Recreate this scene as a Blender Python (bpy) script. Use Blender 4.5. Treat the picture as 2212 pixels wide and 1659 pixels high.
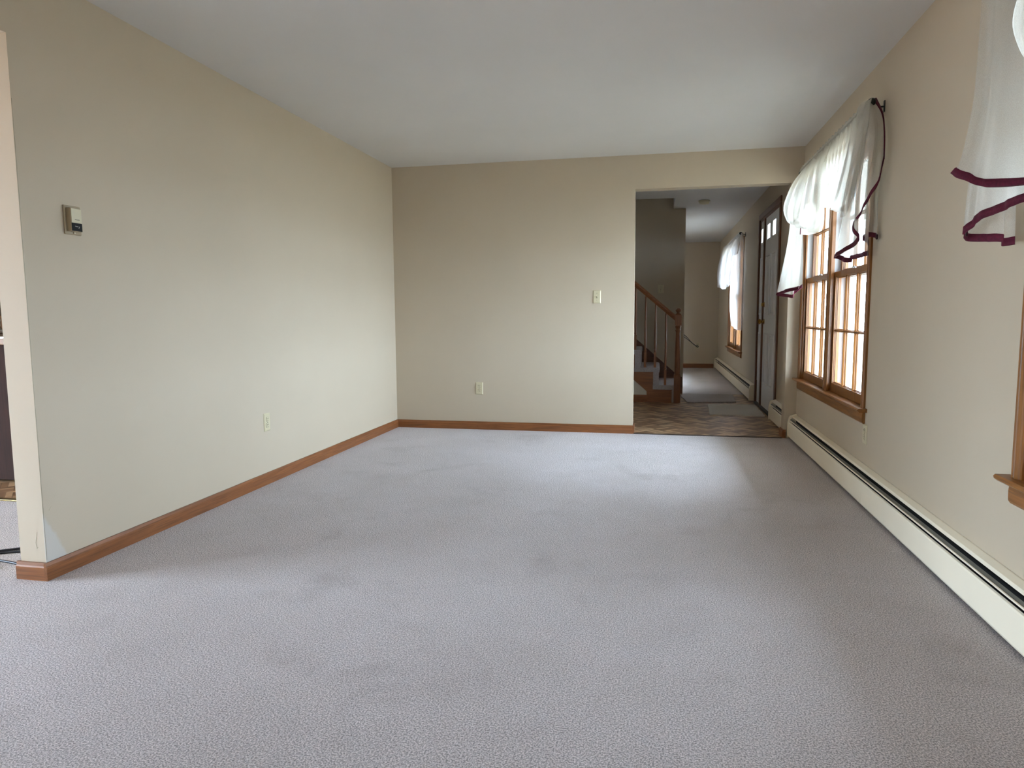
import bpy, bmesh, math, random
from mathutils import Vector, Matrix

for o in list(bpy.data.objects):
    bpy.data.objects.remove(o)
scene = bpy.context.scene
C = scene.collection

# ------------------------------------------------------------------ camera
FPX = 1487.19                       # focal length in pixels of a 2212 px wide frame
YAW, PITCH, ROLL = math.radians(-11.852), math.radians(-5.797), math.radians(-0.363)
cam_d = bpy.data.cameras.new('camera')
cam = bpy.data.objects.new('camera', cam_d); C.objects.link(cam)
cam_d.sensor_width = 36.0
cam_d.lens = 36.0 * FPX / 2212.0
cam_d.clip_start = 0.05
cam_d.clip_end = 200
_f = Vector((math.sin(YAW)*math.cos(PITCH), math.cos(YAW)*math.cos(PITCH), math.sin(PITCH)))
_r = Vector((math.cos(YAW), -math.sin(YAW), 0)); _u = _r.cross(_f)
_r2 = math.cos(ROLL)*_r + math.sin(ROLL)*_u
_u2 = -math.sin(ROLL)*_r + math.cos(ROLL)*_u
cam.matrix_world = Matrix(((_r2.x, _u2.x, -_f.x, 0), (_r2.y, _u2.y, -_f.y, 0), (_r2.z, _u2.z, -_f.z, 1.0772), (0, 0, 0, 1)))
scene.camera = cam

# ------------------------------------------------------------------ sky and exposure
world = bpy.data.worlds.new('overcast_sky'); scene.world = world
world.use_nodes = True
wn = world.node_tree.nodes
bg = wn['Background']
bg.inputs['Color'].default_value = (0.67, 0.825, 1.0, 1)
# evenly bright hazy sky, a little brighter overhead
wl = world.node_tree.links
w_tc = wn.new('ShaderNodeTexCoord'); w_sep = wn.new('ShaderNodeSeparateXYZ'); w_ma = wn.new('ShaderNodeMath'); w_mu = wn.new('ShaderNodeMath')
wl.new(w_tc.outputs['Generated'], w_sep.inputs[0])
w_mx = wn.new('ShaderNodeMath'); w_mx.operation = 'MAXIMUM'; w_mx.inputs[1].default_value = 0.0
wl.new(w_sep.outputs['Z'], w_mx.inputs[0])
w_ma.operation = 'MULTIPLY_ADD'; w_ma.inputs[1].default_value = 0.35; w_ma.inputs[2].default_value = 0.65
wl.new(w_mx.outputs[0], w_ma.inputs[0])
w_mu.operation = 'MULTIPLY'; w_mu.inputs[1].default_value = 59.5
wl.new(w_ma.outputs[0], w_mu.inputs[0]); wl.new(w_mu.outputs[0], bg.inputs['Strength'])
sun_d = bpy.data.lights.new('sun', 'SUN'); sun_d.energy = 14.0; sun_d.angle = math.radians(3); sun_d.color = (1.0, 0.93, 0.82)
sun = bpy.data.objects.new('sun', sun_d); C.objects.link(sun); sun.location = (0, -10, 20)
sun.rotation_euler = Vector((0.06, 0.55, -0.83)).to_track_quat('-Z', 'Y').to_euler()
scene.view_settings.view_transform = 'Standard'
scene.view_settings.look = 'None'
scene.view_settings.gamma = 1
scene.view_settings.use_curve_mapping = False
scene.view_settings.exposure = 0.0
scene.cycles.max_bounces = 10
scene.cycles.diffuse_bounces = 6
scene.cycles.transparent_max_bounces = 32
scene.cycles.use_denoising = True
scene.cycles.sample_clamp_indirect = 20
scene.cycles.caustics_reflective = False
scene.cycles.caustics_refractive = False

def portal(name, x, y, z, sx, sz, toward):
    """Daylight opening: tells the sampler where the sky comes in; gives off no light of its own."""
    d = bpy.data.lights.new(name, 'AREA'); d.shape = 'RECTANGLE'; d.size = sx; d.size_y = sz
    d.cycles.is_portal = True
    o = bpy.data.objects.new(name, d); C.objects.link(o)
    o.location = (x, y, z); o.rotation_euler = Vector(toward).to_track_quat('-Z', 'Y').to_euler()

# ------------------------------------------------------------------ room sizes (metres)
XL, XR, D, H = -2.438, 1.18, 6.216, 2.44      # left wall, right wall, back wall, ceiling
WT = 0.125                                    # inner wall thickness
XO = XR + 0.13                                # outside of the right wall
Y0, YF = -1.4, 14.0                           # wall behind the camera, far wall of the far room
RO = 0.888                                    # half width of a twin window's opening
RO1 = 0.345                                   # half width of the single window's opening
WIN = [(5.195, RO), (2.148, RO1), (11.115, RO)]   # centres and half widths of the windows in the right wall
XD = -6.3                                     # dining room outer wall
for yc, hw in WIN:
    portal('daylight_portal', XO + 0.02, yc, 1.31, 2*hw + 0.08, 1.62, (-1, 0, 0))
portal('daylight_portal', XD - 0.2, 0.6, 1.03, 2.4, 2.06, (1, 0, 0))
portal('daylight_portal', XL - WT - 0.2, 9.04, 3.75, 0.5, 0.5, (1, 0, 0))

# ------------------------------------------------------------------ materials
def srgb(*c):
    return tuple(((v/255)/12.92 if v/255 <= 0.04045 else ((v/255+0.055)/1.055)**2.4) for v in c) + (1,)

class NT:
    def __init__(s, name):
        s.m = bpy.data.materials.new(name); s.m.use_nodes = True
        s.t = s.m.node_tree; s.b = s.t.nodes['Principled BSDF']; s.out = s.t.nodes['Material Output']
    def n(s, typ, **kw):
        nd = s.t.nodes.new(typ)
        for k, v in kw.items():
            if k in nd.inputs: 
                nd.inputs[k].default_value = v
            else: setattr(nd, k, v)
        return nd
    def l(s, a, b): s.t.links.new(a, b)
    def coord(s, scale=(1, 1, 1), kind='Object', loc=(0, 0, 0)):
        tc = s.n('ShaderNodeTexCoord'); mp = s.n('ShaderNodeMapping')
        mp.inputs['Scale'].default_value = scale; mp.inputs['Location'].default_value = loc
        s.l(tc.outputs[kind], mp.inputs['Vector']); return mp.outputs['Vector']
    def noise(s, vec, scale, detail=3, rough=0.55, dist=0):
        nd = s.n('ShaderNodeTexNoise'); nd.inputs['Scale'].default_value = scale
        nd.inputs['Detail'].default_value = detail; nd.inputs['Roughness'].default_value = rough
        nd.inputs['Distortion'].default_value = dist
        s.l(vec, nd.inputs['Vector']); return nd.outputs['Fac']
    def ramp(s, fac, stops):
        r = s.n('ShaderNodeValToRGB'); e = r.color_ramp.elements
        while len(e) < len(stops): e.new(0.5)
        for k, (p, c) in enumerate(stops):
            e[k].position = p; e[k].color = c if len(c) == 4 else tuple(c) + (1,)
        s.l(fac, r.inputs['Fac']); return r.outputs['Color']
    def mix(s, fac, a, b, typ='MIX'):
        m = s.n('ShaderNodeMix', data_type='RGBA', blend_type=typ)
        for sock, v in ((m.inputs[0], fac), (m.inputs[6], a), (m.inputs[7], b)):
            if hasattr(v, 'links') or hasattr(v, 'is_linked'): s.l(v, sock)
            else: sock.default_value = v
        return m.outputs[2]
    def math(s, op, a, b=None, c=None):
        m = s.n('ShaderNodeMath', operation=op)
        for i, v in enumerate((a, b, c)):
            if v is None: continue
            if hasattr(v, 'is_linked'): s.l(v, m.inputs[i])
            else: m.inputs[i].default_value = v
        return m.outputs[0]
    def bump(s, height, strength=0.2, dist=0.01):
        b = s.n('ShaderNodeBump'); b.inputs['Strength'].default_value = strength
        b.inputs['Distance'].default_value = dist
        s.l(height, b.inputs['Height']); s.l(b.outputs['Normal'], s.b.inputs['Normal'])
    def base(s, c):
        if hasattr(c, 'is_linked'): s.l(c, s.b.inputs['Base Color'])
        else: s.b.inputs['Base Color'].default_value = c
    def set(s, rough=0.5, metal=0.0, spec=0.5):
        s.b.inputs['Roughness'].default_value = rough; s.b.inputs['Metallic'].default_value = metal
        s.b.inputs['Specular IOR Level'].default_value = spec; return s.m

def plain(name, col, rough=0.5, metal=0.0, spec=0.5, var=0.06, scale=8):
    t = NT(name); v = t.coord()
    f = t.noise(v, scale)
    d = tuple(max(0, c*(1-var)) for c in col[:3]) + (1,); u = tuple(min(1, c*(1+var)) for c in col[:3]) + (1,)
    t.base(t.ramp(f, [(0.3, d), (0.7, u)])); return t.set(rough, metal, spec)

WALL = (0.548, 0.464, 0.350, 1)
def wall_mat(name, col=WALL, scuffs=None, patch=None):
    t = NT(name); v = t.coord()
    f = t.noise(v, 1.3, 4)
    c = t.ramp(f, [(0.3, tuple(k*0.97 for k in col[:3])), (0.7, tuple(min(1, k*1.02) for k in col[:3]))])
    if patch:      # spackled repair beside the corner bead
        (py, pz, ry, rz) = patch
        sx = t.n('ShaderNodeSeparateXYZ'); tc = t.n('ShaderNodeTexCoord'); t.l(tc.outputs['Object'], sx.inputs[0])
        wob = t.noise(v, 14, 3)
        # wedge: widest near the baseboard, narrowing upward
        zz = t.math('DIVIDE', t.math('SUBTRACT', sx.outputs['Z'], pz), rz)
        wd = t.math('MULTIPLY', t.math('SUBTRACT', 1.0, zz), ry)
        yy = t.math('SUBTRACT', t.math('SUBTRACT', sx.outputs['Y'], py), t.math('ADD', wd, t.math('MULTIPLY', t.math('SUBTRACT', wob, 0.5), 0.05)))
        inside = t.math('MULTIPLY', t.ramp(t.math('MULTIPLY_ADD', yy, -40.0, 0.5), [(0.2, (0, 0, 0)), (0.8, (1, 1, 1))]), t.math('GREATER_THAN', sx.outputs['X'], XL-0.003))
        top = t.math('LESS_THAN', zz, 1.0)
        c = t.mix(t.math('MULTIPLY', t.math('MULTIPLY', inside, top), 0.8), c, (0.575, 0.55, 0.51, 1))
    if scuffs:
        n1 = t.noise(t.coord((1, 1, 0.6)), 9, 5, 0.7, 1.5)
        sc = t.ramp(n1, [(0.70, (0, 0, 0)), (0.74, (1, 1, 1))])
        c = t.mix(t.math('MULTIPLY', sc, scuffs), c, (0.33, 0.29, 0.22, 1))
    t.base(c)
    t.bump(t.noise(v, 260, 2), 0.10, 0.002)
    return t.set(0.62, 0, 0.3)

def wood(name, light, dark, axis, scale=1.0, rough=0.38):
    """stained oak, grain along the given axis"""
    t = NT(name)
    dark = tuple(0.62*a+0.38*b for a, b in zip(dark, light))
    s = [14*scale]*3; s[axis] = 0.9*scale
    v = t.coord(tuple(s))
    f1 = t.noise(v, 2.2, 5, 0.6, 1.4)
    s2 = [90*scale]*3; s2[axis] = 3*scale
    f2 = t.noise(t.coord(tuple(s2)), 1.6, 3, 0.6)
    c = t.ramp(f1, [(0.28, dark), (0.5, tuple((a+b)/2 for a, b in zip(light[:3], dark[:3]))), (0.68, light)])
    c = t.mix(t.math('MULTIPLY', t.ramp(f2, [(0.36, (1, 1, 1)), (0.5, (0, 0, 0))]), 0.45), c, tuple(k*0.45 for k in dark[:3]) + (1,))
    t.base(c); t.bump(f2, 0.12, 0.002)
    return t.set(rough, 0, 0.5)

def carpet_mat(name, light, dark, stains=True):
    t = NT(name); v = t.coord()
    tuft = t.noise(v, 210, 4, 0.75)
    vor = t.n('ShaderNodeTexVoronoi'); vor.inputs['Scale'].default_value = 150; t.l(v, vor.inputs['Vector'])
    big = t.noise(v, 1.1, 4, 0.6)
    mid = t.noise(v, 3.4, 5, 0.62, 0.4)
    c = t.ramp(tuft, [(0.42, dark), (0.575, light)])
    c = t.mix(1.0, c, t.ramp(big, [(0.34, (0.90, 0.89, 0.87)), (0.62, (1, 1, 1))]), 'MULTIPLY')
    if stains:
        spots = t.ramp(mid, [(0.50, (0, 0, 0)), (0.72, (1, 1, 1))])
        gate = t.ramp(t.noise(v, 1.4, 2), [(0.45, (0, 0, 0)), (0.6, (1, 1, 1))])
        c = t.mix(t.math('MULTIPLY', t.math('MULTIPLY', spots, gate), 0.30), c, (0.22, 0.175, 0.155, 1))
    t.base(c)
    hgt = t.math('ADD', t.math('MULTIPLY', tuft, 1.0), t.math('MULTIPLY', vor.outputs['Distance'], -0.8))
    t.bump(hgt, 0.75, 0.008)
    m = t.set(0.95, 0, 0.1)
    t.b.inputs['Sheen Weight'].default_value = 0.25
    t.b.inputs['Sheen Roughness'].default_value = 0.6
    return m

def parquet_mat():
    """sheet vinyl printed with a small parquet: squares of slats, grain turned in every other square"""
    t = NT('parquet_print_vinyl')
    tc = t.n('ShaderNodeTexCoord'); sx = t.n('ShaderNodeSeparateXYZ')
    rot = t.n('ShaderNodeMapping'); rot.inputs['Rotation'].default_value = (0, 0, math.radians(45))
    t.l(tc.outputs['Object'], rot.inputs['Vector']); t.l(rot.outputs['Vector'], sx.inputs[0])
    ck = t.n('ShaderNodeTexChecker'); ck.inputs['Scale'].default_value = 6.5
    ck.inputs['Color1'].default_value = (0, 0, 0, 1); ck.inputs['Color2'].default_value = (1, 1, 1, 1)
    t.l(rot.outputs['Vector'], ck.inputs['Vector'])
    def slats(ax):
        u = t.math('MULTIPLY', sx.outputs[ax], 6.5*4)
        fr = t.math('FRACT', u); fl = t.math('FLOOR', u)
        wn_ = t.n('ShaderNodeTexWhiteNoise', noise_dimensions='2D')
        cb = t.n('ShaderNodeCombineXYZ'); t.l(fl, cb.inputs[0]); t.l(t.math('FLOOR', t.math('MULTIPLY', sx.outputs['Y' if ax == 'X' else 'X'], 6.5)), cb.inputs[1])
        t.l(cb.outputs[0], wn_.inputs['Vector'])
        line = t.math('LESS_THAN', fr, 0.12)
        return wn_.outputs['Value'], line
    va, la = slats('X'); vb, lb = slats('Y')
    val = t.mix(ck.outputs['Color'], va, vb); lin = t.mix(ck.outputs['Color'], la, lb)
    c = t.ramp(val, [(0.0, srgb(118, 86, 60)), (0.5, srgb(168, 132, 98)), (1.0, srgb(216, 182, 142))])
    c = t.mix(t.math('MULTIPLY', lin, 0.6), c, srgb(70, 48, 32))
    g = t.noise(t.coord((1, 1, 1)), 60, 3)
    c = t.mix(0.5, c, t.ramp(g, [(0.3, (0.75, 0.75, 0.75)), (0.7, (1, 1, 1))]), 'MULTIPLY')
    t.base(c); return t.set(0.38, 0, 0.5)

def sheer_mat(name, col, thin=0.30):
    t = NT(name)
    d = t.n('ShaderNodeBsdfDiffuse'); d.inputs['Color'].default_value = col
    tr = t.n('ShaderNodeBsdfTranslucent'); tr.inputs['Color'].default_value = col
    tp = t.n('ShaderNodeBsdfTransparent')
    w = t.noise(t.coord((1, 1, 1)), 420, 1)
    m1 = t.n('ShaderNodeMixShader'); m1.inputs[0].default_value = 0.42
    t.l(d.outputs[0], m1.inputs[1]); t.l(tr.outputs[0], m1.inputs[2])
    m2 = t.n('ShaderNodeMixShader')
    t.l(t.math('ADD', t.math('MULTIPLY', w, 0.2), thin - 0.1), m2.inputs[0])
    t.l(m1.outputs[0], m2.inputs[1]); t.l(tp.outputs[0], m2.inputs[2])
    t.l(m2.outputs[0], t.out.inputs['Surface']); return t.m

def glass_mat():
    t = NT('window_glass')
    tp = t.n('ShaderNodeBsdfTransparent'); tp.inputs['Color'].default_value = (0.97, 0.98, 0.98, 1)
    gl = t.n('ShaderNodeBsdfGlossy'); gl.inputs['Roughness'].default_value = 0.02
    lw = t.n('ShaderNodeLayerWeight')
    fr = t.math('MULTIPLY_ADD', t.math('POWER', lw.outputs['Facing'], 5.0), 0.45, 0.02)
    m = t.n('ShaderNodeMixShader'); t.l(fr, m.inputs[0])
    t.l(tp.outputs[0], m.inputs[1]); t.l(gl.outputs[0], m.inputs[2]); t.l(m.outputs[0], t.out.inputs['Surface'])
    return t.m

def screen_mat():
    t = NT('grey_dimming_screen')  # half-transparent grey sheet, added to weaken the light of one window
    d_ = t.n('ShaderNodeBsdfDiffuse'); d_.inputs['Color'].default_value = (0.10, 0.10, 0.105, 1)
    tp = t.n('ShaderNodeBsdfTransparent'); m = t.n('ShaderNodeMixShader')
    w = t.noise(t.coord(), 600, 1)
    t.l(t.math('MULTIPLY_ADD', w, 0.1, 0.53), m.inputs[0])
    t.l(d_.outputs[0], m.inputs[1]); t.l(tp.outputs[0], m.inputs[2]); t.l(m.outputs[0], t.out.inputs['Surface']); return t.m

OAK_L, OAK_D = srgb(148, 92, 50), srgb(98, 56, 27)
M = {}
M['wall'] = wall_mat('cream_wall_paint')
M['wall_left'] = wall_mat('cream_wall_paint_scuffed', scuffs=0.12, patch=(2.288, 0.08, 0.10, 0.20))
M['ceiling'] = wall_mat('white_ceiling_paint', (0.68, 0.665, 0.645, 1))
M['carpet'] = carpet_mat('grey_beige_cut_pile_carpet', (0.95, 0.86, 0.865, 1), (0.29, 0.256, 0.255, 1))
M['carpet_stair'] = carpet_mat('stair_carpet', (0.60, 0.51, 0.47, 1), (0.28, 0.23, 0.21, 1), False)
M['mat_light'] = carpet_mat('pale_mat_pile', (0.98, 0.94, 0.87, 1), (0.80, 0.74, 0.66, 1), False)
M['mat_dark'] = carpet_mat('taupe_mat_pile', (0.60, 0.52, 0.475, 1), (0.42, 0.355, 0.325, 1), False)
M['vinyl'] = parquet_mat()
for i, a in enumerate('xyz'):
    M['oak_'+a] = wood('oak_grain_'+a, OAK_L, OAK_D, i)
    M['win_'+a] = wood('window_oak_grain_'+a, srgb(156, 102, 48), srgb(98, 60, 26), i)
    M['dark_'+a] = wood('dark_oak_grain_'+a, srgb(120, 74, 44), srgb(78, 44, 26), i)
M['heater'] = plain('ivory_enamel', srgb(250, 240, 218), 0.35, 0, 0.5, 0.02, 3)
M['damper'] = plain('grey_damper_enamel', srgb(110, 108, 98), 0.5, 0.2)
M['black_gap'] = plain('dark_fin_element', srgb(28, 27, 26), 0.7)
M['almond'] = plain('almond_plastic', srgb(206, 196, 164), 0.4, 0, 0.5, 0.02, 20)
M['almond_dark'] = plain('almond_plastic_shadowed_slot', srgb(64, 56, 44), 0.6)
M['taupe'] = plain('taupe_plastic', srgb(164, 146, 116), 0.45)
M['black'] = plain('black_plastic', srgb(16, 16, 18), 0.6, 0, 0.2)
M['screw'] = plain('almond_screw', srgb(150, 142, 118), 0.4, 0.4)
M['white_print'] = plain('white_print', srgb(215, 213, 205), 0.6)
M['brass'] = plain('polished_brass', srgb(202, 160, 82), 0.22, 1.0)
M['chrome'] = plain('chrome', srgb(210, 212, 216), 0.12, 1.0)
M['door'] = plain('white_door_enamel', (0.84, 0.84, 0.84, 1), 0.4, 0, 0.5, 0.015, 3)
M['vinyl_white'] = plain('white_exterior_trim', (0.72, 0.74, 0.77, 1), 0.5, 0, 0.5, 0.03)
M['glass'] = glass_mat()
M['screen'] = screen_mat()
M['sheer'] = sheer_mat('white_sheer_voile', (0.70, 0.68, 0.62, 1), 0.46)
M['sheer_white'] = sheer_mat('white_plain_voile', (0.78, 0.78, 0.80, 1), 0.36)
M['burgundy'] = plain('burgundy_braid', srgb(84, 20, 42), 0.7, 0, 0.3, 0.25, 120)
M['rod'] = plain('dark_green_metal', srgb(30, 38, 36), 0.35, 0.3)
M['cable'] = plain('black_rubber_cable', srgb(34, 34, 42), 0.45)
M['dark_cab'] = wood('dark_brown_cabinet', srgb(52, 27, 18), srgb(34, 17, 12), 2, 1.0, 0.9)
M['counter'] = plain('brown_laminate', srgb(140, 100, 62), 0.4)
M['ground'] = plain('pale_gravel_ground', (0.205, 0.185, 0.145, 1), 0.9, 0, 0.2, 0.2, 0.6)
M['bounce_deck'] = wood('bounce_deck_boards', srgb(176, 128, 88), srgb(140, 96, 62), 1, 0.5, 0.7)
M['outside_wall'] = plain('exterior_siding', (0.6, 0.6, 0.58, 1), 0.7)
M['metal_strip'] = plain('worn_brass_threshold', srgb(150, 128, 84), 0.35, 0.8)
M['dark_strip'] = plain('dark_threshold', srgb(66, 56, 50), 0.5, 0.3)

# ------------------------------------------------------------------ mesh helpers
class MB:
    def __init__(s): s.v = []; s.f = []; s.sm = []
    def quadset(s, vs, fs, smooth=False):
        o = len(s.v); s.v += [tuple(p) for p in vs]
        for f in fs: s.f.append([i+o for i in f]); s.sm.append(smooth)
        return s
    def box(s, x0, x1, y0, y1, z0, z1):
        v = [(x, y, z) for x in (x0, x1) for y in (y0, y1) for z in (z0, z1)]
        return s.quadset(v, [(0, 1, 3, 2), (4, 6, 7, 5), (0, 4, 5, 1), (2, 3, 7, 6), (0, 2, 6, 4), (1, 5, 7, 3)])
    def prism(s, prof, axis, a0, a1, smooth=False):
        """closed 2-D profile extruded along an axis; profile coords are the two other axes in x,y,z order"""
        def P(p, a):
            q = list(p); q.insert(axis, a); return tuple(q)
        n = len(prof)
        vs = [P(p, a0) for p in prof] + [P(p, a1) for p in prof]
        fs = [(i, (i+1) % n, n+(i+1) % n, n+i) for i in range(n)]
        s.quadset(vs, fs, smooth)
        o = len(s.v) - 2*n
        s.f.append([o+i for i in range(n)][::-1]); s.sm.append(False)
        s.f.append([o+n+i for i in range(n)]); s.sm.append(False)
        return s
    def lathe(s, prof, c, axis=2, n=20, sgn=1):
        """prof: list of (radius, height along axis)"""
        vs = []; k = len(prof)
        for (r, h) in prof:
            for i in range(n):
                a = 2*math.pi*i/n; p = [r*math.cos(a), r*math.sin(a)]; p.insert(axis, sgn*h)
                vs.append((c[0]+p[0], c[1]+p[1], c[2]+p[2]))
        fs = [(j*n+i, j*n+(i+1) % n, (j+1)*n+(i+1) % n, (j+1)*n+i) for j in range(k-1) for i in range(n)]
        s.quadset(vs, fs, True)
        o = len(s.v)-len(vs)
        s.f.append([o+i for i in range(n)][::-1]); s.sm.append(False)
        s.f.append([o+(k-1)*n+i for i in range(n)]); s.sm.append(False)
        return s
    def tube(s, path, r, n=8):
        vs = []; m = len(path); P = [Vector(p) for p in path]
        up = Vector((0, 0, 1))
        for i in range(m):
            t = (P[min(i+1, m-1)]-P[max(i-1, 0)]).normalized()
            a = t.cross(up)
            if a.length < 1e-3: a = t.cross(Vector((1, 0, 0)))
            a.normalize(); b = a.cross(t)
            rr = r[i] if isinstance(r, (list, tuple)) else r
            for k in range(n):
                g = 2*math.pi*k/n
                vs.append(P[i] + rr*(math.cos(g)*a + math.sin(g)*b))
        fs = [(i*n+k, i*n+(k+1) % n, (i+1)*n+(k+1) % n, (i+1)*n+k) for i in range(m-1) for k in range(n)]
        s.quadset(vs, fs, True)
        o = len(s.v)-len(vs)
        s.f.append([o+k for k in range(n)][::-1]); s.sm.append(True)
        s.f.append([o+(m-1)*n+k for k in range(n)]); s.sm.append(True)
        return s
    def grid(s, rows, smooth=True):
        n = len(rows[0]); m = len(rows)
        vs = [p for r in rows for p in r]
        return s.quadset(vs, [(j*n+i, j*n+i+1, (j+1)*n+i+1, (j+1)*n+i) for j in range(m-1) for i in range(n-1)], smooth)
    def mesh(s, name, off=(0, 0, 0), bevel=0, seg=2):
        me = bpy.data.meshes.new(name)
        me.from_pydata([(x-off[0], y-off[1], z-off[2]) for x, y, z in s.v], [], s.f)
        me.polygons.foreach_set('use_smooth', s.sm)
        bm = bmesh.new(); bm.from_mesh(me)
        bmesh.ops.recalc_face_normals(bm, faces=bm.faces)
        if bevel:
            bmesh.ops.bevel(bm, geom=[e for e in bm.edges if e.is_manifold and e.calc_face_angle(0) > 0.5], offset=bevel, segments=seg, affect='EDGES', profile=0.5, clamp_overlap=True)
        bm.to_mesh(me); bm.free(); me.update()
        return me

def box(*a): return MB().box(*a)

def root_of(o):
    while o.parent: o = o.parent
    return o

def link(name, mb, mat, parent=None, label=None, cat=None, group=None, kind=None, bevel=0, seg=2, base=None):
    """one mesh object; under a parent its vertices are stored relative to the root's base point"""
    if parent is not None:
        off = tuple(root_of(parent).location)
    elif base is not None:
        off = base
    else:
        xs = [v[0] for v in mb.v]; ys = [v[1] for v in mb.v]; zs = [v[2] for v in mb.v]
        off = ((min(xs)+max(xs))/2, (min(ys)+max(ys))/2, min(zs))
    me = mb.mesh(name, off, bevel, seg)
    me.materials.append(M[mat] if isinstance(mat, str) else mat)
    o = bpy.data.objects.new(name, me); C.objects.link(o)
    if parent is not None: o.parent = parent
    else: o.location = off
    tag(o, label, cat, group, kind)
    return o

def tag(o, label=None, cat=None, group=None, kind=None):
    if label: o['label'] = label
    if cat: o['category'] = cat
    if group: o['group'] = group
    if kind: o['kind'] = kind

def thing(name, loc, label=None, cat=None, group=None, kind=None):
    o = bpy.data.objects.new(name, None); C.objects.link(o); o.location = loc
    o.empty_display_size = 0.1
    tag(o, label, cat, group, kind); return o

def shared(name, mesh, parent, loc, rot=None, label=None):
    """a piece that shares its mesh with alike pieces; loc is in the room's own coordinates"""
    o = bpy.data.objects.new(name, mesh); C.objects.link(o)
    o.parent = parent
    o.location = Vector(loc) - Vector(root_of(parent).location)
    if rot: o.rotation_euler = rot
    if label: o['label'] = label
    return o

def holed(axis, a0, a1, u0, u1, v0, v1, holes):
    """slab with rectangular openings. axis: thickness axis; u,v: the two other axes in x,y,z order"""
    us = sorted({u0, u1, *[h for q in holes for h in q[:2] if u0 < h < u1]})
    vs = sorted({v0, v1, *[h for q in holes for h in q[2:] if v0 < h < v1]})
    mb = MB()
    for i in range(len(us)-1):
        for j in range(len(vs)-1):
            cu, cv = (us[i]+us[i+1])/2, (vs[j]+vs[j+1])/2
            if any(q[0] < cu < q[1] and q[2] < cv < q[3] for q in holes): continue
            lo = [us[i], vs[j]]; hi = [us[i+1], vs[j+1]]
            lo.insert(axis, a0); hi.insert(axis, a1)
            mb.box(lo[0], hi[0], lo[1], hi[1], lo[2], hi[2])
    return mb

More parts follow.
